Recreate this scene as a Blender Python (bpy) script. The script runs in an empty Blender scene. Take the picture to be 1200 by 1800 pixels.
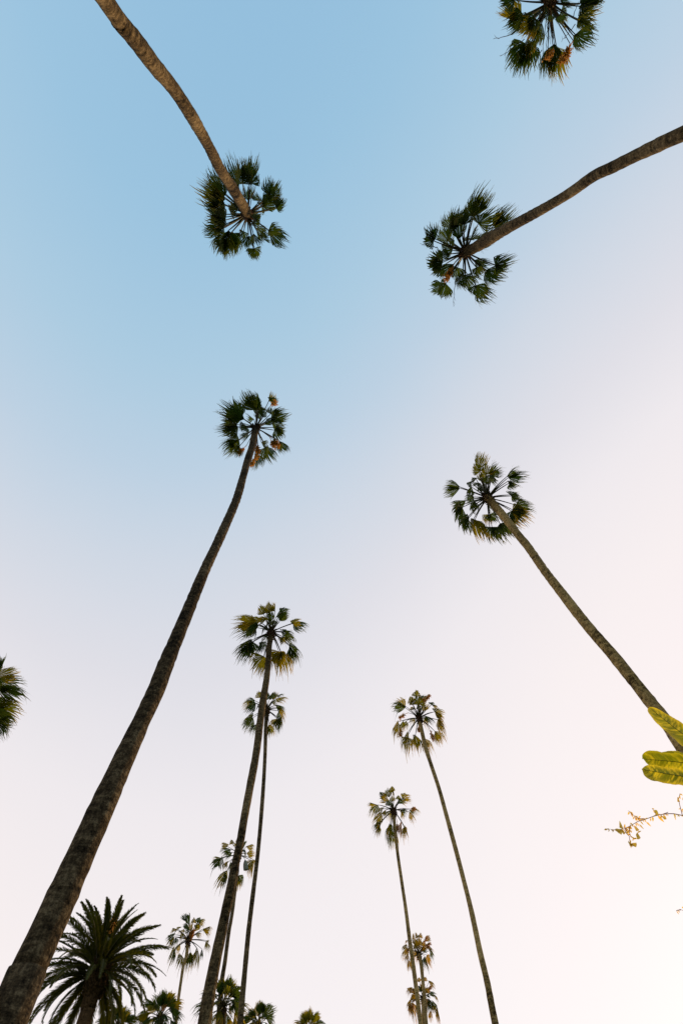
import bpy, math, random
from mathutils import Vector, Matrix

S = bpy.context.scene
COL = S.collection
rad = math.radians

# ------------------------------------------------------------------ camera
EYE = Vector((0.0, 0.0, 1.6))
F = 900.0                                    # focal length in photo pixels (photo 1200 x 1800)
up_c = Vector((-45.0, 400.0, -F)).normalized()   # where straight up lies in the camera's own axes
fw = Vector((0, 0, -1))
ry = (fw - up_c * fw.dot(up_c)).normalized()
rx = ry.cross(up_c)
ROT = Matrix((rx, ry, up_c))                 # camera axes -> world axes
cam = bpy.data.cameras.new('camera')
cam.sensor_fit = 'VERTICAL'
cam.sensor_height = 36.0
cam.lens = 36.0 * F / 1800.0
cam.clip_end = 6000.0
cam.clip_start = 0.05
cam_o = bpy.data.objects.new('camera', cam)
cam_o.matrix_world = Matrix.Translation(EYE) @ ROT.to_4x4()
COL.objects.link(cam_o)
S.camera = cam_o

# ------------------------------------------------------------------ sky and sun
SUN_AZ, SUN_EL = 48.0, 9.0                   # azimuth counter-clockwise from +X
sun_dir = Vector((math.cos(rad(SUN_AZ)) * math.cos(rad(SUN_EL)),
                  math.sin(rad(SUN_AZ)) * math.cos(rad(SUN_EL)), math.sin(rad(SUN_EL))))
W = bpy.data.worlds.new('World')
S.world = W
W.use_nodes = True
nt = W.node_tree
nt.nodes.clear()


def wn(kind, **kw):
    n = nt.nodes.new(kind)
    for k, v in kw.items():
        setattr(n, k, v)
    return n


def wmath(op, a, b=None, c=None):
    n = wn('ShaderNodeMath', operation=op)
    for i, v in enumerate((a, b, c)):
        if v is None:
            continue
        if isinstance(v, (int, float)):
            n.inputs[i].default_value = v
        else:
            nt.links.new(v, n.inputs[i])
    return n.outputs[0]


sky = wn('ShaderNodeTexSky', sky_type='NISHITA', sun_disc=False)
sky.sun_elevation = rad(SUN_EL)
sky.sun_rotation = rad(90 - SUN_AZ)
bg1 = wn('ShaderNodeBackground')
bg1.inputs[1].default_value = 0.03
nt.links.new(sky.outputs[0], bg1.inputs[0])
# a thin bright veil of evening haze: pale towards the sun and the horizon, blue overhead
tc = wn('ShaderNodeTexCoord')
sp = wn('ShaderNodeSeparateXYZ')
nt.links.new(tc.outputs['Generated'], sp.inputs[0])
dx, dy, dz = sp.outputs
VC = [(0.7683, None), (-0.62, (dx,)), (0.1135, (dy,)), (-0.3971, (dz,)), (-0.2016, (dz, dz)), (0.5667, (dx, dx)),
      (0.4233, (dx, dy)), (0.9965, (dx, dz)), (0.5917, (dy, dz))]
RAMP = [(0.0, (0.268, 0.482, 0.680)), (0.125, (0.318, 0.528, 0.704)), (0.25, (0.398, 0.578, 0.720)), (0.375, (0.490, 0.612, 0.730)),
        (0.5, (0.614, 0.662, 0.738)), (0.625, (0.722, 0.708, 0.750)), (0.75, (0.838, 0.786, 0.797)), (0.875, (0.900, 0.818, 0.804)),
        (1.0, (0.925, 0.820, 0.802))]
t = VC[0][0]
for c_, q_ in VC[1:]:
    t = wmath('MULTIPLY_ADD', q_[0] if len(q_) == 1 else wmath('MULTIPLY', *q_), c_, t)
t = wmath('MULTIPLY_ADD', t, 1 / 1.16, .08 / 1.16)
thin = wn('ShaderNodeTexNoise')              # faint unevenness of the haze
thin.inputs['Scale'].default_value = 2.6
thin.inputs['Detail'].default_value = 5.0
nt.links.new(tc.outputs['Generated'], thin.inputs['Vector'])
t = wmath('MULTIPLY_ADD', wmath('SUBTRACT', thin.outputs['Fac'], 0.5), 0.05, t)
cr = wn('ShaderNodeValToRGB')
cr.color_ramp.interpolation = 'LINEAR'
el = cr.color_ramp.elements
el[0].position, el[0].color = RAMP[0][0], RAMP[0][1] + (1,)
el[1].position, el[1].color = RAMP[-1][0], RAMP[-1][1] + (1,)
for p_, c_ in RAMP[1:-1]:
    e_ = el.new(p_)
    e_.color = c_ + (1,)
nt.links.new(t, cr.inputs[0])
bg2 = wn('ShaderNodeBackground')
nt.links.new(cr.outputs[0], bg2.inputs[0])
add = wn('ShaderNodeAddShader')
nt.links.new(bg1.outputs[0], add.inputs[0])
nt.links.new(bg2.outputs[0], add.inputs[1])
wo = wn('ShaderNodeOutputWorld')
nt.links.new(add.outputs[0], wo.inputs[0])

sun = bpy.data.lights.new('sun', 'SUN')
sun.energy = 3.2
sun.angle = rad(0.6)
sun.color = (1.0, 0.70, 0.38)
sun_o = bpy.data.objects.new('sun', sun)
sun_o.rotation_euler = sun_dir.to_track_quat('Z', 'Y').to_euler()
COL.objects.link(sun_o)

S.view_settings.view_transform = 'Standard'
S.view_settings.look = 'None'
S.view_settings.exposure = 0.0
S.view_settings.gamma = 1.0
S.cycles.max_bounces = 6
S.cycles.transmission_bounces = 4

# ------------------------------------------------------------------ materials


def mat(name):
    m = bpy.data.materials.new(name)
    m.use_nodes = True
    n = m.node_tree.nodes
    return m, m.node_tree, n['Principled BSDF'], n['Material Output']


def ramp(t_, stops):
    r = t_.nodes.new('ShaderNodeValToRGB')
    e = r.color_ramp.elements
    e[0].position, e[0].color = stops[0][0], tuple(stops[0][1]) + (1,)
    e[1].position, e[1].color = stops[-1][0], tuple(stops[-1][1]) + (1,)
    for p, c in stops[1:-1]:
        x = e.new(p)
        x.color = tuple(c) + (1,)
    return r


def bark(name, dark, mid, light):
    m, t_, b, o = mat(name)
    L = t_.links.new
    co = t_.nodes.new('ShaderNodeTexCoord')

    def noise(scale, detail, rough, zs):
        mp = t_.nodes.new('ShaderNodeMapping')
        mp.inputs['Scale'].default_value = (1, 1, zs)
        L(co.outputs['Object'], mp.inputs[0])
        n = t_.nodes.new('ShaderNodeTexNoise')
        n.inputs['Scale'].default_value = scale
        n.inputs['Detail'].default_value = detail
        n.inputs['Roughness'].default_value = rough
        L(mp.outputs[0], n.inputs['Vector'])
        return n.outputs['Fac']

    def madd(x, k, y):
        a = t_.nodes.new('ShaderNodeMath')
        a.operation = 'MULTIPLY_ADD'
        L(x, a.inputs[0])
        a.inputs[1].default_value = k
        if isinstance(y, float):
            a.inputs[2].default_value = y
        else:
            L(y, a.inputs[2])
        return a.outputs[0]
    rings = noise(5.0, 6.0, 0.7, 3.2)            # close ring scars of fallen leaves
    fibre = noise(24.0, 4.0, 0.7, 0.45)          # upright cracks
    patch = noise(0.9, 4.0, 0.6, 0.8)            # broad weathered patches
    speck = noise(38.0, 3.0, 0.8, 1.6)
    h = madd(fibre, 0.7, madd(rings, 0.9, 0.0))
    f = madd(patch, 0.7, madd(speck, 0.6, h))
    r = ramp(t_, [(0.0, dark), (0.5, mid), (1.0, light)])
    L(madd(f, 2.3, -2.3 * 1.45 + 0.45), r.inputs[0])
    L(r.outputs[0], b.inputs['Base Color'])
    b.inputs['Roughness'].default_value = 0.92
    b.inputs['Specular IOR Level'].default_value = 0.04
    bp = t_.nodes.new('ShaderNodeBump')
    bp.inputs['Strength'].default_value = 0.9
    bp.inputs['Distance'].default_value = 0.032
    L(h, bp.inputs['Height'])
    L(bp.outputs[0], b.inputs['Normal'])
    return m


def leafy(name, c1, c2, tip, trans, mixf=0.35, rough=0.65, spec=0.08, blot=(0.65, 1.35), nscale=7.0):
    """leaf: colour varies from frond to frond, dry tips, light passes through"""
    m, t_, b, o = mat(name)
    L = t_.links.new
    oi = t_.nodes.new('ShaderNodeObjectInfo')
    r = ramp(t_, [(0.0, c1), (1.0, c2)])
    L(oi.outputs['Random'], r.inputs[0])
    at = t_.nodes.new('ShaderNodeAttribute')
    at.attribute_name = 'tipness'
    mx = t_.nodes.new('ShaderNodeMix')
    mx.data_type = 'RGBA'
    L(at.outputs['Fac'], mx.inputs[0])
    L(r.outputs[0], mx.inputs[6])
    mx.inputs[7].default_value = tuple(tip) + (1,)
    nz = t_.nodes.new('ShaderNodeTexNoise')
    nz.inputs['Scale'].default_value = nscale
    nz.inputs['Detail'].default_value = 3.0
    co = t_.nodes.new('ShaderNodeTexCoord')
    L(co.outputs['Object'], nz.inputs['Vector'])
    hv = t_.nodes.new('ShaderNodeHueSaturation')
    mr = t_.nodes.new('ShaderNodeMapRange')
    mr.inputs[3].default_value, mr.inputs[4].default_value = blot
    L(nz.outputs['Fac'], mr.inputs[0])
    L(mr.outputs[0], hv.inputs['Value'])
    L(mx.outputs[2], hv.inputs['Color'])
    L(hv.outputs[0], b.inputs['Base Color'])
    b.inputs['Roughness'].default_value = rough
    b.inputs['Specular IOR Level'].default_value = spec
    tr = t_.nodes.new('ShaderNodeBsdfTranslucent')
    g = t_.nodes.new('ShaderNodeMix')
    g.data_type = 'RGBA'
    g.blend_type = 'MULTIPLY'
    g.inputs[0].default_value = 1.0
    L(hv.outputs[0], g.inputs[6])
    g.inputs[7].default_value = tuple(trans) + (1,)
    L(g.outputs[2], tr.inputs[0])
    ms = t_.nodes.new('ShaderNodeMixShader')
    ms.inputs[0].default_value = mixf
    L(b.outputs[0], ms.inputs[1])
    L(tr.outputs[0], ms.inputs[2])
    L(ms.outputs[0], o.inputs[0])
    return m


def plain(name, c1, c2, scale=8.0, rough=0.8):
    m, t_, b, o = mat(name)
    L = t_.links.new
    co = t_.nodes.new('ShaderNodeTexCoord')
    nz = t_.nodes.new('ShaderNodeTexNoise')
    nz.inputs['Scale'].default_value = scale
    nz.inputs['Detail'].default_value = 6.0
    L(co.outputs['Object'], nz.inputs['Vector'])
    r = ramp(t_, [(0.3, c1), (0.7, c2)])
    L(nz.outputs['Fac'], r.inputs[0])
    L(r.outputs[0], b.inputs['Base Color'])
    b.inputs['Roughness'].default_value = rough
    b.inputs['Specular IOR Level'].default_value = 0.2
    return m


M = {
    'bark': bark('palm_bark', (.007, .005, .003), (.054, .037, .020), (.165, .12, .068)),
    'bark_lit': bark('palm_bark_lit', (.042, .026, .009), (.31, .205, .078), (.50, .34, .14)),  # lighter bark copy: warm evening glow put into the colour
    'bark_warm': bark('palm_bark_warm', (.010, .007, .003), (.088, .060, .029), (.22, .155, .078)),
    'phoenix_bark': bark('date_palm_bark', (.015, .009, .005), (.085, .050, .024), (.18, .105, .05)),
    'heart': plain('leaf_base_brown', (.018, .009, .005), (.085, .036, .016), 14.0),
    'petiole': plain('petiole_green', (.045, .042, .014), (.085, .075, .028), 9.0, 0.5),
    'fan': leafy('fan_leaf_green', (.018, .035, .012), (.044, .058, .013), (.17, .12, .04), (1.9, 2.0, .65), .42),
    'fan_sunlit': leafy('fan_leaf_sunlit', (.074, .082, .010), (.132, .112, .017), (.32, .20, .055), (2.6, 2.2, .5), .55),  # golden sunlight put into the leaf colour of some fronds
    'fan_sunlit_orange': leafy('fan_leaf_sunlit_orange', (.10, .090, .013), (.22, .155, .026), (.42, .26, .06), (2.0, 1.6, .6), .6),  # two far crowns: stronger orange sunlight mixed into the leaf colour
    'dry': leafy('dry_leaf_straw', (.30, .155, .05), (.42, .23, .075), (.42, .27, .11), (1.5, 1.2, .8)),
    'fruit': leafy('flower_stalk_orange', (.56, .35, .11), (.68, .46, .17), (.70, .50, .22), (1.3, 1.2, .9), .62),
    'stalk': plain('flower_stalk_brown', (.05, .02, .012), (.13, .055, .03), 9.0),
    'pinnate': leafy('date_palm_leaf', (.016, .026, .008), (.046, .052, .011), (.13, .11, .03), (2.1, 1.9, .6)),
    'paddle': leafy('paddle_leaf', (.034, .055, .004), (.085, .100, .006), (.34, .29, .03), (2.6, 2.4, .5), 0.5, 0.5, .2, (.15, 1.85), 4.0),
    'twig': plain('twig_reddish', (.42, .20, .15), (.58, .32, .25), 12.0),
    'small_leaf': leafy('small_leaf_amber', (.46, .36, .07), (.60, .42, .10), (.66, .40, .16), (1.6, 1.5, .85), 0.7),
    'wrap': plain('weathered_wrap', (.16, .18, .14), (.30, .31, .25), 5.0),
    'grass': plain('lawn', (.028, .048, .014), (.065, .080, .026), 0.6, 0.95),
    'soil': plain('mulch', (.04, .026, .017), (.10, .066, .042), 6.0, 0.95),
}

# ------------------------------------------------------------------ mesh helpers


class MB:
    def __init__(self):
        self.v, self.f, self.t = [], [], []

    def add(self, vs, fs, tips=None):
        o = len(self.v)
        self.v.extend(vs)
        self.f.extend([tuple(o + i for i in f) for f in fs])
        self.t.extend(tips if tips is not None else [0.0] * len(vs))

    def tube(self, pts, radii, n=6, cap=True, tips=None, wob=None):
        vs, fs, tt = [], [], []
        k = len(pts)
        ref = Vector((0.31, 0.95, 0.07))
        for i, p in enumerate(pts):
            a = pts[max(0, i - 1)]
            b = pts[min(k - 1, i + 1)]
            d = (b - a).normalized()
            x = (ref - d * ref.dot(d))
            if x.length < 1e-3:
                x = d.orthogonal()
            x.normalize()
            y = d.cross(x)
            for j in range(n):
                an = 2 * math.pi * j / n
                r = radii[i] * (wob(i, j) if wob else 1.0)
                vs.append(p + (x * math.cos(an) + y * math.sin(an)) * r)
                tt.append(tips[i] if tips else 0.0)
        for i in range(k - 1):
            for j in range(n):
                fs.append((i * n + j, i * n + (j + 1) % n, (i + 1) * n + (j + 1) % n, (i + 1) * n + j))
        if cap:
            fs.append(tuple(range(n - 1, -1, -1)))
            fs.append(tuple((k - 1) * n + j for j in range(n)))
        self.add(vs, fs, tt)

    def build(self, name, material, parent=None, origin=None, smooth=False):
        o = origin if origin is not None else (parent_loc(parent) if parent else Vector((0, 0, 0)))
        me = bpy.data.meshes.new(name)
        me.from_pydata([tuple(p - o) for p in self.v], [], self.f)
        at = me.attributes.new('tipness', 'FLOAT', 'POINT')
        at.data.foreach_set('value', self.t)
        me.materials.append(material)
        if smooth:
            me.polygons.foreach_set('use_smooth', [True] * len(me.polygons))
        me.update()
        ob = bpy.data.objects.new(name, me)
        COL.objects.link(ob)
        if parent:
            ob.parent = parent
        else:
            ob.location = o
        return ob


def parent_loc(p):
    l = Vector((0, 0, 0))
    while p is not None:
        l = l + p.location
        p = p.parent
    return l


def root(name, loc, label, cat, group=None):
    o = bpy.data.objects.new(name, None)
    o.empty_display_size = 0.3
    COL.objects.link(o)
    o.location = loc
    o['label'] = label
    o['category'] = cat
    if group:
        o['group'] = group
    return o


def ray(px, py):
    return (ROT @ Vector(((px - 600) / F, (900 - py) / F, -1.0)))


def on_height(px, py, h):
    r = ray(px, py)
    return EYE + r * ((h - EYE.z) / r.z)


def on_dist(px, py, d):
    r = ray(px, py)
    return EYE + r * (d / math.hypot(r.x, r.y))


def depth(p):
    return (ROT.transposed() @ (p - EYE)).z * -1


def on_sphere(px, py, c, R, far):
    """point of the sight line at distance R from c (or the closest point)"""
    r = ray(px, py).normalized()
    oc = EYE - c
    b = r.dot(oc)
    disc = b * b - (oc.dot(oc) - R * R)
    if disc <= 0:
        return EYE + r * (-b)
    s = math.sqrt(disc)
    return EYE + r * (-b + (s if far else -s))


def closest(px, py, c):
    r = ray(px, py).normalized()
    return (EYE + r * r.dot(c - EYE) - c).length


def spline(P, step):
    """Catmull-Rom through (Vector, radius) pairs, resampled by length"""
    out = []
    n = len(P)
    for i in range(n - 1):
        p0, p1, p2, p3 = P[max(0, i - 1)], P[i], P[i + 1], P[min(n - 1, i + 2)]
        L = (p2[0] - p1[0]).length
        k = max(1, int(L / step))
        for q in range(k):
            u = q / k
            def cr_(a, b, c, d):
                return 0.5 * ((2 * b) + (c - a) * u + (2 * a - 5 * b + 4 * c - d) * u * u + (3 * b - a - 3 * c + d) * u ** 3)
            out.append((cr_(p0[0], p1[0], p2[0], p3[0]), p1[1] + (p2[1] - p1[1]) * u))
    out.append(P[-1])
    return out


# ------------------------------------------------------------------ palm pieces
DOWN = Vector((0, 0, -1))


def trunk_mesh(pts, rng, n=14, step=0.14, rough=0.035):
    sp_ = spline(pts, step)
    sp_ = [x for i, x in enumerate(sp_) if i == 0 or (x[0] - sp_[i - 1][0]).length > 1e-4]
    m = MB()
    swell = 0.0
    radii = []
    for i, (p, r) in enumerate(sp_):
        swell += rng.uniform(-1, 1) * 0.012
        swell *= 0.94
        radii.append(r * (1 + swell + (rng.uniform(-rough, rough) * 0.5) + (0.018 if i % 3 == 0 else -0.006)))
    ph = [rng.uniform(0, 6.28) for _ in range(4)]

    def wob(i, j):
        return 1 + 0.022 * math.sin(j * 0.9 + i * 0.21 + ph[0]) + 0.018 * math.sin(i * 0.055 + j * 1.3 + ph[1]) + rng.uniform(-rough, rough) * 0.4
    m.tube([p for p, _ in sp_], radii, n, True, None, wob)
    return m


def blade_into(m, base, tip, up, rng, wind=Vector((0, 0, 0)), seg=22, half=84, grav=0.3, fold=32, slim=1.0, shag=1.0, split=0.67):
    X = tip - base
    L = X.length
    X.normalize()
    Y = up.cross(X)
    if Y.length < 1e-3:
        Y = X.orthogonal()
    Y.normalize()
    Z = X.cross(Y)
    half = rad(half)
    cf, sf = math.cos(rad(fold)), math.sin(rad(fold))
    dth = 2 * half / seg
    asym = rng.uniform(-0.25, 0.25)
    for i in range(seg):
        th = -half + dth * (i + 0.5) + rng.uniform(-.25, .25) * dth
        a = abs(th) / half
        ln = L * (1 - 0.30 * a ** 1.5 + asym * 0.3 * th / half) * rng.uniform(0.86, 1.1)
        jo = min(ln * .82, L * split * rng.uniform(0.8, 1.12) * (1 - 0.30 * a))
        bent = 1.0
        if rng.random() < 0.16 * shag:
            bent = rng.uniform(1.8, 3.2)
        side = rng.uniform(-0.06, 0.06)
        j0 = jo / ln
        pts = [0.03, 0.55 * j0, j0, j0 + .4 * (1 - j0), j0 + .75 * (1 - j0), 1.0]
        vs, tt = [], []
        wmax = dth * jo * 1.0 * slim
        for k, s in enumerate(pts):
            r = s * ln
            e = max(0.0, (s - jo / ln) / (1 - jo / ln))
            w = dth * r * 1.12 * slim if r <= jo else wmax * (1 - e) ** 0.55 * (1 - .25 * e)
            w = max(w, 0.005)
            thk = th * (1 - .22 * s * s - .24 * e) + side * e * 2
            for sg in (-1, 1):
                tx = r * math.cos(thk) - sg * w * 0.5 * math.sin(thk)
                ty = r * math.sin(thk) + sg * w * 0.5 * math.cos(thk)
                z = -abs(ty) * sf - 0.16 * r * r / L + (sg if i % 2 else -sg) * w * 0.22
                p = base + X * tx + Y * (ty * cf) + Z * z
                p = p + DOWN * (grav * bent * L * e ** 1.7 * 0.55) + wind * (L * e ** 1.5)
                vs.append(p)
                tt.append(min(1.0, max(0.0, e * e * rng.uniform(0.0, 0.9))))
        fs = [(2 * k, 2 * k + 1, 2 * k + 3, 2 * k + 2) for k in range(len(pts) - 1)]
        m.add(vs, fs, tt)
        if rng.random() < 0.22 * shag:          # loose thread hanging from a leaf edge
            q = vs[5]
            l2 = L * rng.uniform(0.2, 0.5)
            ddir = (X * rng.uniform(.3, 1.0) + Y * (math.sin(th) * 0.9) + wind * 2 + DOWN * rng.uniform(.1, .8)).normalized()
            e2 = Y * 0.003
            q1 = q + ddir * l2 * .5
            q2 = q + ddir * l2 * .8 + DOWN * l2 * .35 + wind * l2 * .3
            m.add([q - e2, q + e2, q1 - e2, q1 + e2, q2 - e2 * .6, q2 + e2 * .6], [(0, 1, 3, 2), (2, 3, 5, 4)],
                  [.4, .4, .7, .7, .9, .9])


def frond(parent, hub, base, tip, rng, wind, material, seg=26, grav=0.3, width=1.0, pr=1.0):
    out = (base - hub)
    out.z = 0
    if out.length > 1e-3:
        out.normalize()
    up = Vector((0, 0, 1)) + out * 0.55 + (base - EYE).normalized() * 0.8 + Vector((rng.uniform(-.5, .5), rng.uniform(-.5, .5), 0))
    m = MB()
    L = (tip - base).length
    blade_into(m, base, tip, up, rng, wind, seg=seg, half=rng.uniform(52, 75), grav=grav * rng.uniform(.6, 1.4),
               fold=rng.uniform(20, 48), slim=width)
    fo = m.build('frond', material, parent)
    pm = MB()
    k = 6
    mid = (base + hub) * 0.5
    sag = (base - hub).length * rng.uniform(0.02, 0.09)
    P = [hub + (base - hub) * (0.06 + 0.94 * i / k) + Vector((0, 0, 1)) * sag * math.sin(math.pi * i / k) for i in range(k + 1)]
    P.append(base + (tip - base) * 0.18)
    R = [0.030 * pr - 0.020 * pr * i / (k + 1) for i in range(k + 2)]
    pm.tube(P, R, 5)
    pm.build('petiole', M['petiole'], fo)
    return fo


def heart_mesh(hub, axis, rng, r=0.2, h=0.55, n=42):
    """swollen crown base: stubs of old leaf stalks round a short core"""
    m = MB()
    m.tube([hub - axis * h * .9, hub - axis * h * .4, hub, hub + axis * h * .45],
           [r * .72, r * .95, r * .85, r * .25], 10)
    x = axis.orthogonal().normalized()
    y = axis.cross(x)
    for i in range(n):
        an = i * 2.39996
        z = -h + 1.35 * h * i / n
        d = x * math.cos(an) + y * math.sin(an)
        b = hub + axis * z + d * r * .6
        l = rng.uniform(.16, .34) * (r / .2)
        e = b + (d * .8 + axis * rng.uniform(.5, 1.2)).normalized() * l
        m.tube([b, (b + e) * .5 + d * .02, e], [.052 * r / .2, .040 * r / .2, .016 * r / .2], 5)
    return m


def fruit_mesh(hub, end, rng, n=70, spread=0.22, bead=0.023):
    """hanging spray of orange flower strings on an arching stalk"""
    m = MB()
    mid = hub * .45 + end * .55 + Vector((0, 0, .22)) * (end - hub).length * .5
    P = []
    for i in range(9):
        u = i / 8
        P.append(hub * (1 - u) ** 2 + mid * 2 * u * (1 - u) + end * u * u)
    m.tube(P, [.016 - .010 * i / 8 for i in range(9)], 5, True, [.0] * 9)
    for i in range(n):
        u = rng.uniform(.45, 1.0)
        b = P[min(8, int(u * 8))]
        d = Vector((rng.gauss(0, 1), rng.gauss(0, 1), rng.gauss(-.5, .8)))
        e = b + d.normalized() * spread * rng.uniform(.3, 1.0) * (0.5 + u * .6) + DOWN * spread * .3
        q = (b + e) * .5 + Vector((rng.uniform(-.03, .03), rng.uniform(-.03, .03), .02))
        m.tube([b, q, e], [.004, .004, .003], 3, False, [.2, .5, .8])
        for w in (q * .6 + b * .4, q, (q + e) * .5, e):
            s = bead * rng.uniform(.6, 1.2)
            c = w + Vector((rng.uniform(-.015, .015), rng.uniform(-.015, .015), rng.uniform(-.015, .015)))
            vs = [c + Vector(k) * s for k in ((1, 0, 0), (-1, 0, 0), (0, 1, 0), (0, -1, 0), (0, 0, 1), (0, 0, -1))]
            tp = rng.random()
            m.add(vs, [(0, 2, 4), (2, 1, 4), (1, 3, 4), (3, 0, 4), (2, 0, 5), (1, 2, 5), (3, 1, 5), (0, 3, 5)], [tp] * 6)
    return m


def strand_mesh(hub, end, rng, w=0.012):
    """bare old flower stalk with a few forked ends"""
    m = MB()
    L = (end - hub).length
    P = [hub + (end - hub) * (i / 8) + Vector((0, 0, 1)) * L * .08 * math.sin(math.pi * i / 8)
         + Vector((rng.gauss(0, 1), rng.gauss(0, 1), rng.gauss(0, 1))) * L * .018 for i in range(9)]
    m.tube(P, [w * (1 - .65 * i / 8) for i in range(9)], 4)
    for k in range(3):
        b = P[5 + k]
        d = ((end - hub).normalized() + Vector((rng.gauss(0, .7), rng.gauss(0, .7), rng.gauss(0, .7)))).normalized()
        m.tube([b, b + d * L * .1, b + d * L * .17 + DOWN * L * .04], [w * .4, w * .3, w * .2], 3)
    return m


GROUP = 'tall fan palms in the park grove'


def fan_palm(seed, label, h, hub, trunk, fronds, org=(0, 0), zf=1.0, wind=(0, 0, 0), fruits=(), dries=(), strands=(),
             near=False, seg=26, tan=0, extra=4, reach=1.06, goldm='fan_sunlit', gold=0.2, grav=0.32, rnd=0, rnd_el=(-35, 75), rnd_R=(0.95, 0.75), width=0.9,
             far_p=0.6, heart_r=0.14, group=GROUP, wraps=()):
    """h: height of the crown's centre; hub, trunk, fronds: where they are seen, turned into points in the park"""
    rng = random.Random(seed)
    T = lambda p: (org[0] + p[0] / zf, org[1] + p[1] / zf)
    H = on_height(hub[0], hub[1], h)
    d = math.hypot(H.x, H.y)
    P = [(H, trunk[0][2] * 0.5 * depth(H) / F if trunk else .17)]
    for (x, y, w) in trunk[1:]:
        p = on_dist(x, y, d)
        P.append((p, w * 0.5 * depth(p) / F))
    last, r0 = P[-1]
    if len(P) > 1:
        tg = (P[-1][0] - P[-2][0])
        tg = tg / max(0.2, -tg.z)
    else:
        tg = Vector((0, 0, -1))
    lx, ly = max(-.05, min(.05, tg.x)), max(-.05, min(.05, tg.y))
    zz = last.z
    k = max(1, int(zz / 3))
    for i in range(1, k + 1):
        u = i / k
        s_ = zz * u * (1 - .45 * u)
        flare = 1 + 0.25 * u + (0.22 if i == k else 0)
        P.append((Vector((last.x + lx * s_, last.y + ly * s_, zz * (1 - u))), r0 * flare))
    basep = P[-1][0].copy()
    axis = (P[0][0] - P[1][0]).normalized()
    if axis.z < .5:
        axis = Vector((0, 0, 1))
    ro = root('fan_palm', Vector((basep.x, basep.y, 0)), label, 'palm tree', group)
    trunk_mesh(P, rng, 16 if near else 12, 0.09 if near else 0.16, 0.06 if near else 0.04).build('trunk', M[('bark', 'bark_lit', 'bark_warm')[tan]], ro, smooth=True)
    heart_mesh(H, axis, rng, heart_r, .42).build('crown_base', M['heart'], ro)
    wind = Vector(wind)
    for (b, t_) in fronds:
        bp = T(b)
        tp = T((b[0] + (t_[0] - b[0]) * reach, b[1] + (t_[1] - b[1]) * reach))
        c = closest(bp[0], bp[1], H)
        Lp = max(c * 1.03, rng.uniform(.62, .95))
        B = on_sphere(bp[0], bp[1], H, Lp, rng.random() < far_p)
        c2 = closest(tp[0], tp[1], B)
        Lb = max(c2 * 1.02, min(.95, max(.58, c2 * 1.25)))
        Tp = on_sphere(tp[0], tp[1], B, Lb, rng.random() < 0.35)
        frond(ro, H, B, Tp, rng, wind, M[goldm] if rng.random() < gold else M['fan'], seg, grav, width)
    if fronds and extra:                       # younger leaves crowding the middle of the crown
        for i in range(extra):
            az = i * 2.39996 + rng.uniform(-.5, .5)
            e = rad(rng.uniform(15, 78))
            dr = Vector((math.cos(az) * math.cos(e), math.sin(az) * math.cos(e), math.sin(e)))
            B = H + dr * rng.uniform(.42, .75)
            frond(ro, H, B, B + (dr + DOWN * rng.uniform(.0, .3)).normalized() * rng.uniform(.5, .72), rng, wind,
                  M[goldm] if rng.random() < gold else M['fan'], seg, grav, width)
    for i in range(rnd):
        az = i * 2.39996 + rng.uniform(-.3, .3)
        u = (i + .5) / rnd
        e = rad(rnd_el[0] + (rnd_el[1] - rnd_el[0]) * u + rng.uniform(-8, 8))
        dr = Vector((math.cos(az) * math.cos(e), math.sin(az) * math.cos(e), math.sin(e)))
        B = H + dr * rnd_R[0] * rng.uniform(.8, 1.1) * (1 if e < .9 else .75)
        dr2 = (dr + DOWN * rng.uniform(.15, .5)).normalized()
        Tp = B + dr2 * rnd_R[1] * rng.uniform(.85, 1.15)
        frond(ro, H, B, Tp, rng, wind, M[goldm] if rng.random() < gold else M['fan'], seg, grav, width)
    for (b, e) in fruits:
        p = T(e)
        E = on_sphere(p[0], p[1], H, max(.5, closest(p[0], p[1], H) * 1.05), False)
        q = T(b)
        B = on_sphere(q[0], q[1], H, max(.15, closest(q[0], q[1], H) * 1.03), False)
        fm = fruit_mesh(B, E, rng, 80, .17)
        fo = fm.build('flower_cluster', M['fruit'], ro)
        sm = MB()
        sm.tube([H, (H + B) * .5 + Vector((0, 0, .08)), B], [.018, .014, .011], 5)
        sm.build('flower_stalk', M['stalk'], fo)
    for (b, e) in dries:
        q, p = T(b), T(e)
        B = on_sphere(q[0], q[1], H, max(.2, closest(q[0], q[1], H) * 1.05), False)
        E = on_sphere(p[0], p[1], B, max(.4, closest(p[0], p[1], B) * 1.03), False)
        fm = MB()
        blade_into(fm, B, E, Vector((0, 0, 1)) + (B - H), rng, wind, 22, 40, .2, 50, .8)
        fo = fm.build('dry_frond', M['dry'], ro)
        sm = MB()
        sm.tube([H, (H + B) * .5 + Vector((0, 0, .04)), B], [.024, .018, .014], 5)
        sm.build('petiole', M['stalk'], fo)
    for (b, e) in strands:
        q, p = T(b), T(e)
        B = on_sphere(q[0], q[1], H, max(.1, closest(q[0], q[1], H) * 1.05), False)
        E = on_sphere(p[0], p[1], H, max(.4, closest(p[0], p[1], H) * 1.05), False)
        strand_mesh(B, E, rng).build('bare_stalk', M['stalk'], ro)
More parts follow.
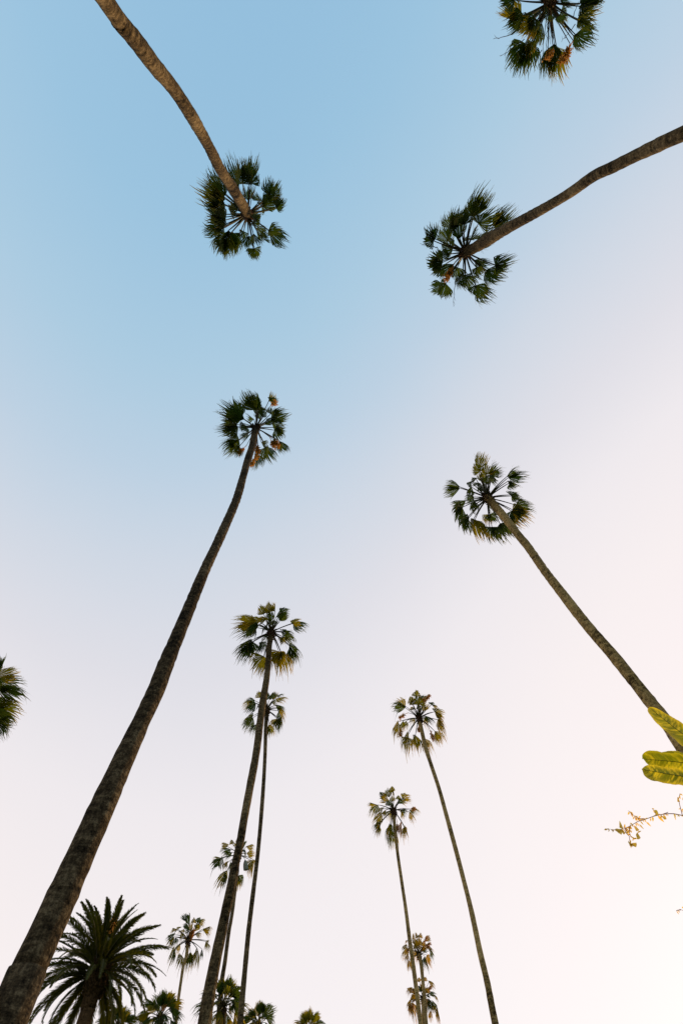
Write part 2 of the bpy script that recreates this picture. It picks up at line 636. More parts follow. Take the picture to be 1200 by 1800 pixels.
    for (b, e) in wraps:                       # an old leaf sheath hanging by its stalk
        q, p = T(b), T(e)
        B = on_sphere(q[0], q[1], H, max(.2, closest(q[0], q[1], H) * 1.05), False)
        E = on_sphere(p[0], p[1], H, max(.2, closest(p[0], p[1], H) * 1.05), False)
        m = MB()
        a = E - B
        m.tube([H, (H + B) * .5 + Vector((0, 0, .1)), B, B + a * .1], [.02, .016, .014, .03], 6, False)
        m.tube([B + a * (.06 + .94 * i / 7) for i in range(8)], [.05, .10, .135, .15, .16, .165, .17, .165], 9, False,
               None, lambda i, j: 1 + .12 * math.sin(j * 2.1 + i * .3))
        m.tube([E - a * .02, E], [.15, .12], 9)
        m.build('hanging_leaf_sheath', M['wrap'], ro, smooth=True)
    return ro


# ------------------------------------------------------------------ setting: lawn
def lawn():
    m = MB()
    rng = random.Random(5)
    rings = [0.0, 3, 6, 10, 15, 22, 32, 50, 80, 140, 300, 700, 2500]
    n = 48
    vs = [Vector((0, 0, 0))]
    for r in rings[1:]:
        for j in range(n):
            a = 2 * math.pi * j / n
            vs.append(Vector((r * math.cos(a), r * math.sin(a), rng.uniform(-.05, .0) if 3 < r < 300 else 0)))
    fs = [(0, 1 + j, 1 + (j + 1) % n) for j in range(n)]
    for k in range(len(rings) - 2):
        o = 1 + k * n
        for j in range(n):
            fs.append((o + j, o + n + j, o + n + (j + 1) % n, o + (j + 1) % n))
    m.add(vs, fs)
    g = m.build('ground', M['grass'])
    g['kind'] = 'structure'


lawn()

# ------------------------------------------------------------------ the palms
fan_palm(2, 'fan palm with a curved trunk leaning in from the top left corner', 20.9, (435, 376),
         [(435, 376, 17.1), (431, 368, 17.1), (407, 328, 18.0), (387, 297, 18.0), (370, 263, 18.9), (352, 230, 20.7), (330, 193, 22.5), (303, 153, 24.3),
          (273, 117, 26.1), (240, 73, 27.9), (210, 37, 28.8), (185, 0, 29.7)],
         [((540, 420), (450, 160)), ((580, 380), (570, 120)), ((500, 400), (400, 210)), ((665, 375), (665, 110)), ((650, 350), (720, 140)),
          ((860, 500), (900, 290)), ((890, 490), (970, 330)), ((930, 630), (1060, 560)), ((940, 640), (1010, 510)), ((790, 600), (900, 540)),
          ((760, 560), (710, 440)), ((780, 620), (850, 600)), ((860, 880), (1010, 1030)), ((850, 870), (1010, 920)), ((700, 740), (800, 740)),
          ((690, 790), (770, 870)), ((720, 760), (790, 690)), ((760, 930), (850, 1000)), ((700, 1060), (740, 1220)), ((690, 1060), (670, 1210)),
          ((640, 930), (650, 1110)), ((690, 900), (720, 1010)), ((590, 880), (560, 1000)), ((430, 870), (440, 1130)), ((470, 880), (500, 1110)),
          ((400, 960), (330, 1090)), ((420, 880), (380, 1120)), ((380, 830), (150, 850)), ((350, 860), (270, 960)), ((360, 820), (200, 910)),
          ((400, 760), (190, 700)), ((380, 700), (130, 600)), ((390, 730), (220, 780)), ((400, 540), (140, 430)), ((330, 570), (150, 500)),
          ((400, 500), (230, 330)), ((330, 420), (230, 210)), ((390, 520), (200, 420)), ((530, 640), (410, 590)), ((480, 690), (400, 620)),
          ((380, 600), (200, 620))],
         (330, 260), 6, (.03, -.05, .0), strands=[((650, 620), (750, 270))], near=True, tan=2, gold=.04, far_p=.5)

fan_palm(3, 'fan palm with a long trunk reaching in from the upper right edge, one orange spray', 19.4, (817, 443),
         [(817, 443, 16.2), (825, 440, 17.1), (842, 431, 18.4), (858, 421, 19.4), (883, 406, 18.9), (917, 387.5, 16.7), (958, 364.6, 16.7), (1000, 339.6, 17.1),
          (1041.7, 310, 18.0), (1075, 294, 18.9), (1117, 273, 20.7), (1158, 254, 22.5), (1200, 234.6, 24.3)],
         [((470, 500), (390, 270)), ((440, 480), (360, 370)), ((450, 490), (440, 280)), ((570, 450), (560, 250)), ((540, 440), (510, 290)),
          ((660, 370), (720, 100)), ((650, 360), (620, 190)), ((670, 370), (760, 150)), ((720, 440), (920, 260)), ((890, 480), (1050, 320)),
          ((900, 500), (1090, 400)), ((870, 470), (980, 330)), ((270, 600), (100, 490)), ((250, 620), (100, 620)), ((410, 630), (290, 500)),
          ((400, 600), (400, 530)), ((450, 720), (270, 660)), ((410, 760), (240, 800)), ((350, 830), (110, 840)), ((350, 880), (230, 960)),
          ((340, 850), (140, 910)), ((380, 1070), (250, 1240)), ((350, 1080), (220, 1160)), ((500, 900), (440, 1080)), ((560, 960), (520, 1110)),
          ((590, 1000), (650, 1180)), ((580, 980), (590, 1090)), ((690, 1090), (740, 1260)), ((700, 1100), (820, 1260)), ((700, 900), (730, 1060)),
          ((790, 940), (850, 1060)), ((800, 930), (960, 1020)), ((740, 880), (790, 870)), ((900, 880), (1120, 800)), ((910, 880), (1020, 960)),
          ((690, 630), (780, 580)), ((620, 610), (600, 540)), ((640, 600), (660, 560))],
         (720, 320), 6, (.08, -.05, .01), fruits=[((480, 840), (370, 1040))], strands=[((480, 1040), (455, 1320)), ((290, 690), (110, 650))],
         near=True, tan=2, gold=.04, far_p=.5)

fan_palm(4, 'tallest fan palm on the left with the thickest dark trunk and orange flower clusters', 24.0, (450, 752),
         [(450, 752, 12), (446, 770, 11), (442.7, 786.5, 12), (434.4, 812, 12.5), (428, 836, 13), (415, 880, 14), (388, 942, 16), (361, 1000, 18.2),
          (340, 1050, 20), (317.5, 1105, 23), (290, 1172.5, 27), (275, 1212, 29), (250, 1265, 31), (222.5, 1325, 36), (189, 1400, 42.5),
          (164, 1455, 45), (133, 1524, 48.5), (104, 1589, 53), (68, 1667, 57), (38, 1733, 64), (11, 1800, 70)],
         [((490, 420), (280, 260)), ((450, 400), (370, 220)), ((470, 410), (290, 330)), ((430, 490), (210, 500)), ((420, 470), (250, 440)),
          ((430, 500), (260, 550)), ((600, 330), (500, 150)), ((610, 320), (540, 140)), ((640, 260), (610, 180)), ((620, 330), (630, 210)),
          ((720, 250), (740, 170)), ((730, 230), (820, 210)), ((680, 330), (650, 280)), ((740, 370), (760, 290)), ((740, 430), (900, 370)),
          ((760, 400), (820, 340)), ((750, 450), (910, 450)), ((790, 500), (910, 590)), ((800, 530), (900, 520)), ((830, 630), (910, 720)),
          ((840, 650), (850, 750)), ((690, 690), (720, 830)), ((690, 680), (790, 780)), ((650, 640), (690, 680)), ((440, 620), (280, 660)),
          ((430, 620), (310, 730)), ((440, 680), (380, 780)), ((600, 780), (600, 890)), ((620, 760), (650, 860)), ((500, 480), (480, 550)),
          ((480, 460), (430, 540)), ((580, 420), (540, 380)), ((640, 420), (620, 350)), ((660, 400), (700, 300))],
         (340, 660), 5.4545, (.02, -.05, 0), fruits=[((510, 670), (430, 750)), ((610, 650), (620, 730)), ((590, 770), (560, 870)), ((740, 590), (830, 680)),
                                                  ((730, 590), (780, 690)), ((740, 290), (785, 255)), ((620, 690), (600, 800))],
         near=True, gold=.06, extra=3)

fan_palm(5, 'fan palm leaning in from the right edge behind the broad paddle leaves', 18.9, (856, 875),
         [(856, 875, 14), (868, 888, 13.5), (888, 912, 13.5), (910, 940, 13.5), (928, 962, 14), (955, 1001, 15), (985, 1040, 16), (1030, 1098, 18),
          (1075, 1150, 19), (1115, 1200, 20), (1145, 1238, 22), (1167, 1265, 24), (1188, 1296, 25), (1202, 1318, 26)],
         [((520, 340), (440, 250)), ((500, 320), (500, 190)), ((570, 370), (560, 240)), ((600, 380), (630, 270)), ((620, 380), (690, 300)),
          ((620, 370), (680, 410)), ((750, 390), (820, 310)), ((760, 400), (900, 350)), ((760, 430), (860, 430)), ((780, 440), (840, 490)),
          ((780, 550), (850, 510)), ((790, 560), (900, 590)), ((830, 640), (1000, 650)), ((790, 690), (900, 810)), ((800, 680), (980, 730)),
          ((690, 800), (770, 930)), ((720, 800), (810, 930)), ((600, 720), (660, 800)), ((590, 720), (560, 820)), ((600, 830), (590, 980)),
          ((620, 830), (680, 990)), ((460, 760), (450, 950)), ((470, 770), (510, 880)), ((420, 750), (290, 810)), ((400, 760), (340, 900)),
          ((350, 640), (240, 690)), ((360, 660), (260, 780)), ((390, 600), (270, 600)), ((430, 660), (440, 690)), ((340, 490), (190, 490)),
          ((340, 480), (230, 430)), ((440, 440), (370, 440)), ((440, 480), (370, 540)), ((480, 410), (420, 380)), ((520, 450), (460, 420)),
          ((530, 520), (490, 480)), ((470, 610), (400, 690)), ((560, 440), (530, 360))],
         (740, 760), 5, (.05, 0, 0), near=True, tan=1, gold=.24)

fan_palm(6, 'fan palm left of centre, its trunk crossing in front of two smaller palms', 20.0, (477, 1111),
         [(477, 1111, 10), (475, 1125, 9.5), (473, 1138, 9.5), (471, 1168, 10), (468, 1197, 10.5), (462.5, 1230, 12), (458, 1263, 12.5),
          (450.5, 1322, 13), (440, 1380, 13.2), (429, 1440, 13.6), (422, 1482, 14), (413, 1523, 15), (405, 1565, 16.5), (396, 1607, 17.5),
          (387.5, 1648, 19), (378, 1692, 20), (368, 1745, 22), (359, 1800, 24)],
         [((500, 400), (260, 340)), ((510, 420), (260, 430)), ((520, 380), (390, 290)), ((480, 440), (420, 490)), ((500, 410), (330, 460)),
          ((560, 300), (510, 170)), ((600, 290), (600, 120)), ((580, 360), (510, 290)), ((680, 270), (670, 190)), ((740, 280), (840, 210)),
          ((720, 360), (790, 300)), ((860, 400), (960, 310)), ((870, 390), (1010, 400)), ((780, 480), (820, 440)), ((790, 500), (930, 560)),
          ((770, 540), (760, 630)), ((830, 620), (990, 700)), ((840, 640), (910, 770)), ((720, 690), (670, 860)), ((740, 690), (820, 850)),
          ((740, 700), (740, 910)), ((560, 740), (450, 910)), ((570, 740), (540, 900)), ((440, 570), (240, 640)), ((440, 590), (310, 750)),
          ((450, 590), (400, 720)), ((540, 590), (560, 690)), ((530, 600), (470, 690)), ((560, 430), (530, 470)), ((660, 400), (650, 330)),
          ((620, 400), (600, 330)), ((690, 330), (730, 260))],
         (370, 1030), 6, (0, 0, 0), tan=2, gold=.35, grav=.4)

fan_palm(7, 'slender fan palm standing behind the left centre palm, crown partly hidden by its trunk', 24.6, (469, 1248),
         [(469, 1248, 8), (468.5, 1262, 7.5), (467, 1280, 6.5), (466, 1322, 6.5), (463, 1380, 6.8), (458, 1448, 7), (452.5, 1507, 7.5),
          (444.5, 1573, 8), (437.5, 1632, 8.5), (432, 1690, 9), (427, 1745, 10), (422, 1800, 11)],
         [((530, 1180), (500, 1080)), ((620, 1200), (650, 1090)), ((690, 1190), (800, 1150)), ((700, 1160), (760, 1120)), ((480, 1240), (340, 1290)),
          ((470, 1210), (400, 1190)), ((450, 1370), (330, 1400)), ((450, 1390), (360, 1480)), ((690, 1260), (780, 1260)), ((720, 1320), (800, 1410)),
          ((700, 1400), (660, 1500)), ((720, 1400), (770, 1480)), ((720, 1400), (740, 1540)), ((620, 1460), (640, 1560)), ((600, 1480), (600, 1550)),
          ((480, 1460), (440, 1530)), ((640, 1220), (690, 1220)), ((720, 1290), (810, 1330)), ((500, 1280), (490, 1240)), ((580, 1200), (570, 1110)),
          ((460, 1230), (350, 1230))],
         (370, 1030), 6, (0, 0, 0), tan=2, gold=.35, grav=.4, seg=30)

fan_palm(8, 'fan palm right of centre with thin swaying trunk and pale orange flower sprays', 22.6, (736, 1262),
         [(736, 1262, 7.5), (737, 1267, 7), (742, 1290, 7), (747, 1312, 8), (754.5, 1336, 6.8), (770.5, 1384, 7), (783, 1429, 7.6), (800, 1491, 8),
          (814, 1545, 8.2), (827.6, 1600, 8.8), (843, 1673, 10), (856, 1728, 10.6), (870, 1800, 12)],
         [((470, 350), (330, 300)), ((460, 360), (380, 270)), ((520, 310), (500, 230)), ((570, 250), (570, 150)), ((540, 380), (520, 330)),
          ((570, 370), (590, 300)), ((620, 290), (660, 200)), ((640, 300), (620, 340)), ((700, 320), (750, 290)), ((720, 330), (790, 330)),
          ((750, 400), (860, 370)), ((760, 400), (850, 430)), ((780, 480), (860, 540)), ((790, 480), (880, 580)), ((660, 440), (740, 480)),
          ((670, 450), (700, 520)), ((750, 590), (830, 660)), ((760, 600), (790, 690)), ((640, 660), (710, 750)), ((640, 670), (650, 770)),
          ((560, 630), (550, 770)), ((560, 640), (530, 740)), ((490, 600), (420, 680)), ((480, 650), (460, 810)), ((390, 500), (300, 600)),
          ((440, 490), (400, 560)), ((470, 490), (430, 540)), ((540, 330), (530, 250)), ((600, 330), (610, 230))],
         (630, 1180), 5.622, (0, 0, 0), fruits=[((490, 410), (395, 460)), ((690, 550), (740, 680)), ((660, 290), (695, 230)), ((420, 560), (410, 640)),
                                              ((590, 540), (600, 590)), ((620, 300), (650, 270))],
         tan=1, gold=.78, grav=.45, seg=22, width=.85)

fan_palm(9, 'shorter fan palm right of centre with a straw coloured dead leaf hanging beside its trunk', 22.4, (691, 1424),
         [(691, 1424, 6.5), (692, 1431, 6), (693, 1450, 5.5), (696, 1473, 5.2), (698.5, 1500, 5.5), (706, 1552, 6), (713, 1600, 6.5),
          (719.4, 1651, 7), (726.5, 1701, 7.5), (738.7, 1800, 8.5)],
         [((300, 1280), (240, 1190)), ((260, 1240), (190, 1170)), ((320, 1200), (320, 1110)), ((350, 1220), (350, 1150)), ((400, 1270), (400, 1200)),
          ((430, 1260), (510, 1190)), ((420, 1280), (490, 1240)), ((180, 1320), (100, 1280)), ((190, 1320), (100, 1380)), ((240, 1360), (190, 1340)),
          ((230, 1410), (110, 1470)), ((220, 1500), (120, 1520)), ((200, 1510), (150, 1600)), ((310, 1500), (260, 1580)), ((320, 1510), (290, 1640)),
          ((320, 1580), (330, 1710)), ((450, 1530), (500, 1610)), ((450, 1540), (460, 1640)), ((500, 1370), (590, 1350)), ((500, 1390), (570, 1440)),
          ((420, 1390), (460, 1400)), ((300, 1330), (290, 1250)), ((330, 1290), (330, 1210)), ((270, 1370), (210, 1400))],
         (630, 1180), 5.622, (0, 0, 0), fruits=[((520, 1360), (550, 1350)), ((380, 1480), (380, 1580))], dries=[((423, 1480), (435, 1640))],
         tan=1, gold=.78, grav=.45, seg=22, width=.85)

fan_palm(1, 'windblown fan palm crown cut off by the top edge, orange flower spray below', 21.4, (966, 4),
         [(966, 4, 22), (975, -20, 23)],
         [((240, 0), (60, 10)), ((240, 200), (90, 150)), ((280, 160), (160, 270)), ((380, 200), (230, 300)), ((430, 230), (260, 370)),
          ((400, 400), (350, 560)), ((350, 420), (200, 640)), ((370, 420), (290, 750)), ((330, 430), (230, 740)), ((470, 300), (380, 480)),
          ((620, 420), (560, 760)), ((640, 450), (680, 780)), ((560, 470), (550, 700)), ((800, 340), (860, 460)), ((820, 330), (1020, 430)),
          ((850, 200), (1010, 300)), ((840, 180), (1080, 140)), ((870, 60), (1120, 0)), ((860, 40), (980, -100)), ((500, -150), (450, -350)),
          ((650, -150), (700, -350)), ((350, -60), (150, -130)), ((560, 140), (500, 220)), ((680, 120), (760, 150)), ((450, 100), (390, 150)),
          ((640, 160), (640, 260)), ((420, 240), (400, 420)), ((300, 200), (100, 130)), ((880, 30), (1080, 50)), ((780, -150), (950, -300)),
          ((430, 170), (330, 330)), ((500, 220), (440, 330))],
         (860, 0), 5.4545, (-.05, .12, 0), fruits=[((800, 390), (680, 610)), ((770, 420), (720, 560)), ((610, 470), (545, 560))],
         strands=[((580, 180), (580, 420)), ((540, 200), (520, 560)), ((600, 180), (600, 400)), ((500, 480), (400, 650)), ((330, 380), (100, 550)),
                  ((240, 320), (40, 370)), ((820, 230), (690, 400)), ((800, 160), (850, 20)), ((560, 200), (545, 520))],
         near=True, gold=.15, far_p=.4)

fan_palm(10, 'fan palm whose fringed leaf tips show at the left edge', 22.0, (-30, 1222),
         [(-30, 1222, 11), (-34, 1250, 11)],
         [((0, 520), (120, 330)), ((-50, 780), (420, 820)), ((-60, 700), (330, 680)), ((-60, 620), (250, 490)), ((-60, 1080), (300, 1180)),
          ((-50, 1350), (100, 1500)), ((-50, 1350), (180, 1330)), ((-80, 1060), (200, 1060)), ((-40, 560), (60, 330)), ((-60, 1150), (260, 1250)),
          ((-500, 700), (-800, 600)), ((-500, 1100), (-800, 1200)), ((-250, 600), (-280, 300)), ((-350, 600), (-500, 400)), ((-250, 1200), (-280, 1500)),
          ((-400, 1200), (-500, 1500)), ((-480, 900), (-800, 900)), ((-150, 1200), (-80, 1500)), ((-100, 750), (100, 640)), ((-150, 620), (-120, 380))],
         (0, 1120), 9, (.06, -.04, 0), gold=.2, seg=30, reach=1.22)

fan_palm(11, 'small distant fan palm behind the crossing trunk, with a grey sheath hanging from it', 24.8, (420, 1503),
         [(420, 1503, 6), (416, 1540, 5.5), (409, 1600, 6), (402, 1640, 6.5), (395.5, 1690, 7), (390, 1725, 8), (383, 1800, 9)],
         [((720, 290), (650, 220)), ((770, 260), (760, 190)), ((760, 320), (660, 310)), ((770, 350), (690, 350)), ((650, 420), (540, 420)),
          ((660, 410), (580, 380)), ((720, 460), (660, 470)), ((750, 450), (740, 520)), ((720, 540), (580, 650)), ((700, 560), (630, 680)),
          ((740, 640), (690, 730)), ((840, 590), (870, 700)), ((830, 600), (820, 710)), ((920, 290), (1010, 240)), ((900, 320), (930, 350)),
          ((1000, 430), (950, 560)), ((990, 450), (1000, 580)), ((850, 280), (860, 200)), ((650, 410), (700, 500))],
         (280, 1440), 6, tan=2, gold=.5, grav=.45, seg=22, wraps=[((905, 425), (918, 535))], width=.9)

fan_palm(12, 'thin fan palm beside the feathery date palm, bright straw leaf standing in its crown', 21.6, (331.5, 1652),
         [(331.5, 1652, 7), (330, 1662, 6), (327.5, 1682, 5.5), (322.5, 1697, 5.2), (319, 1720, 5), (314, 1755, 5.2), (309, 1800, 5.8)],
         [((280, 1080), (260, 990)), ((320, 1120), (340, 970)), ((360, 1090), (370, 1010)), ((400, 1090), (440, 1010)), ((420, 1100), (500, 1030)),
          ((460, 1160), (550, 1110)), ((470, 1170), (540, 1150)), ((490, 1290), (550, 1330)), ((500, 1280), (470, 1330)), ((400, 1370), (390, 1450)),
          ((410, 1380), (420, 1540)), ((450, 1370), (480, 1450)), ((180, 1160), (130, 1130)), ((200, 1160), (180, 1120)), ((160, 1220), (70, 1220)),
          ((160, 1240), (60, 1300)), ((170, 1250), (140, 1310)), ((220, 1310), (180, 1380)), ((160, 1370), (80, 1470)), ((150, 1390), (130, 1460)),
          ((240, 1440), (180, 1550)), ((330, 1400), (300, 1540)), ((330, 1410), (350, 1520)), ((260, 1160), (230, 1170)), ((230, 1200), (260, 1230)),
          ((320, 1180), (300, 1060)), ((390, 1150), (430, 1060))],
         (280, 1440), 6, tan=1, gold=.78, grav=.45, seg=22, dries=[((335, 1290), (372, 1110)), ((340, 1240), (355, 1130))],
         fruits=[((335, 1270), (365, 1160))], width=.85)

fan_palm(13, 'far fan palm behind the shorter right palm, upper crown full of orange flowers', 25.4, (736, 1678),
         [(736, 1678, 7), (738, 1686, 6.5), (740.5, 1701, 6.5), (743, 1728, 5.6), (747, 1765, 6), (749, 1800, 6.2)],
         [((270, 270), (265, 200)), ((310, 260), (325, 195)), ((240, 280), (240, 210)), ((190, 340), (130, 340)), ((190, 350), (130, 420)),
          ((210, 480), (180, 560)), ((200, 290), (170, 280)), ((410, 390), (460, 430)), ((360, 440), (400, 540)), ((380, 430), (430, 530)),
          ((290, 430), (270, 450)), ((220, 460), (215, 570)), ((300, 340), (300, 250)), ((270, 380), (260, 450)), ((370, 300), (400, 240)),
          ((400, 340), (440, 370)), ((200, 420), (160, 460))],
         (680, 1600), 5.4545, tan=1, goldm='fan_sunlit_orange', extra=16, gold=.78, grav=.5, seg=22,
         fruits=[((340, 350), (385, 240)), ((350, 360), (415, 310)), ((330, 400), (350, 340)), ((370, 340), (400, 350)), ((220, 350), (190, 390))])

fan_palm(14, 'far fan palm lowest of the right pair, its crown crossed by the other palm trunks', 24.0, (743, 1756),
         [(743, 1756, 7), (743.5, 1768, 6.5), (745, 1800, 6.5)],
         [((310, 690), (295, 620)), ((360, 680), (370, 610)), ((400, 690), (460, 690)), ((370, 770), (380, 720)), ((240, 740), (170, 740)),
          ((230, 860), (170, 900)), ((240, 880), (250, 1050)), ((220, 900), (190, 980)), ((430, 870), (500, 920)), ((440, 900), (460, 960)),
          ((480, 940), (520, 1040)), ((410, 970), (440, 1050)), ((450, 810), (490, 830)), ((330, 780), (320, 700)), ((410, 860), (400, 950)),
          ((250, 820), (210, 860)), ((290, 880), (280, 960))],
         (680, 1600), 5.4545, tan=1, goldm='fan_sunlit_orange', extra=16, gold=.78, grav=.5, seg=22,
         fruits=[((390, 790), (420, 720)), ((260, 870), (235, 950)), ((380, 850), (395, 900)), ((220, 880), (210, 950))])

LOW = 'young fan palms along the bottom edge'
fan_palm(15, 'bushy low fan palm crown between the date palm and the thin palm', 17.4, (281, 1790), [(281, 1790, 9), (281, 1812, 9)],
         [], rnd=34, rnd_el=(-30, 85), rnd_R=(.75, .85), gold=.45, seg=22, group=LOW, dries=[], fruits=[((285, 1778), (290, 1764))])
fan_palm(16, 'low fan palm crown half hidden behind the crossing trunk and its companion', 16.6, (392, 1772), [(392, 1772, 10), (391, 1800, 10)],
         [], rnd=36, rnd_el=(-35, 85), rnd_R=(.8, .85), gold=.45, seg=22, group=LOW)
fan_palm(17, 'low fan palm with upright leaf tips just right of the two crossing trunks', 17.2, (454, 1803), [(454, 1803, 8), (454, 1830, 8)],
         [], rnd=30, rnd_el=(-30, 88), rnd_R=(.65, .75), gold=.45, seg=22, group=LOW)
fan_palm(18, 'lone small fan palm whose leaf tips peep over the bottom edge right of the others', 18.8, (543, 1812), [(543, 1812, 7), (543, 1830, 7)],
         [], rnd=28, rnd_el=(-30, 88), rnd_R=(.6, .75), gold=.5, seg=22, group=LOW)
fan_palm(19, 'small fan palm crown peeping out beneath the date palm fronds', 17.0, (205, 1806), [(205, 1806, 8), (205, 1830, 8)],
         [], rnd=28, rnd_el=(-30, 88), rnd_R=(.6, .75), gold=.35, seg=22, group=LOW)


# ------------------------------------------------------------------ feathery date palm
def pinnate_frond(parent, hub, az, e0, L, rng, bend):
    m = MB()
    k = 18
    p = hub.copy()
    e = e0
    pts, dirs = [], []
    for i in range(k + 1):
        d = Vector((math.cos(az) * math.cos(e), math.sin(az) * math.cos(e), math.sin(e)))
        pts.append(p.copy())
        dirs.append(d)
        p = p + d * (L / k)
        e -= bend / k * (0.35 + 1.3 * i / k)
        az += rng.uniform(-.012, .012)
    tw = rng.uniform(-.5, .5)
    n = 84
    for i in range(n):
        u = 0.14 + 0.85 * i / n
        f = u * k
        a = int(f)
        q = pts[a].lerp(pts[min(k, a + 1)], f - a)
        d = dirs[a]
        side = d.cross(Vector((0, 0, 1)))
        if side.length < 1e-3:
            side = Vector((1, 0, 0))
        side.normalize()
        nrm = side.cross(d)
        ct, st = math.cos(tw), math.sin(tw)
        side, nrm = side * ct + nrm * st, nrm * ct - side * st
        l = 0.33 * math.sin(math.pi * min(1, 0.22 + 0.74 * u)) ** 0.8 * rng.uniform(.85, 1.1)
        for sg in (-1, 1):
            dd = (side * sg * rng.uniform(.55, .85) + d * rng.uniform(.8, 1.1) + nrm * rng.uniform(.1, .45)).normalized()
            wv = d * 0.025
            q1 = q + dd * l * .55
            q2 = q + dd * l + DOWN * l * rng.uniform(.05, .25)
            m.add([q - wv * .8, q + wv * .8, q1 - wv, q1 + wv, q2 - wv * .15, q2 + wv * .15], [(0, 1, 3, 2), (2, 3, 5, 4)], [0, 0, .1, .1, .5 * rng.random(), .5 * rng.random()])
    fo = m.build('frond', M['pinnate'], parent)
    r = MB()
    r.tube(pts, [.034 * (1 - .88 * i / k) for i in range(k + 1)], 5)
    r.build('leaf_stem', M['petiole'], fo)


def date_palm():
    rng = random.Random(77)
    hub = on_height(172, 1702, 14.7)
    d = math.hypot(hub.x, hub.y)
    P = []
    for (x, y, w) in [(172, 1702, 26), (172, 1714, 37), (171, 1725, 39), (167, 1738, 34), (161, 1752, 26), (154, 1776, 24.5), (147, 1800, 25)]:
        p = on_dist(x, y, d)
        P.append((p, w * .5 * depth(p) / F))
    last, r0 = P[-1]
    for i in range(1, 4):
        u = i / 3
        P.append((Vector((last.x - .4 * u, last.y, last.z * (1 - u))), r0 * (1 + .15 * u)))
    ro = root('date_palm', Vector((P[-1][0].x, P[-1][0].y, 0)), 'broad date palm with long feathery fronds at the lower left', 'palm tree')
    trunk_mesh(P, rng, 16, .12, .05).build('trunk', M['phoenix_bark'], ro, smooth=True)
    hm = MB()                                  # cut leaf bases of the swollen collar
    ctr = on_dist(171, 1724, d)
    for i in range(90):
        an = i * 2.39996
        z = -.55 + 1.25 * i / 90
        dd = Vector((math.cos(an), math.sin(an), 0))
        rr = .40 * (1 - .5 * abs(z) ** 1.5)
        b = ctr + Vector((0, 0, z)) + dd * rr
        hm.tube([b, b + dd * .10 + Vector((0, 0, .09)), b + dd * .13 + Vector((0, 0, .2))], [.085, .065, .03], 5)
    hm.build('crown_base', M['phoenix_bark'], ro)
    n = 106
    for i in range(n):
        u = i / (n - 1)
        e0 = rad(-38 + 124 * u ** 0.95 + rng.uniform(-6, 6))
        L = (2.75 + .5 * math.sin(math.pi * u)) * rng.uniform(.85, 1.08) * (1 if u < .8 else .9)
        bend = rad(rng.uniform(60, 105)) * (1 - .40 * u)
        az = i * 2.39996 + rng.uniform(-.15, .15)
        toward = math.cos(az - math.atan2(-hub.y, -hub.x))
        if e0 < rad(-14) and toward > .5:      # the near side of the trunk is clear of hanging leaves
            continue
        pinnate_frond(ro, hub + Vector((0, 0, -.25 + .35 * u)), az, e0, L, rng, bend)
    a = on_sphere(205, 1608, hub, 2.15, False)
    fm = fruit_mesh(hub.lerp(a, .45), a, rng, 70, .22, .024)
    fm.build('flower_cluster', M['fruit'], ro)


date_palm()


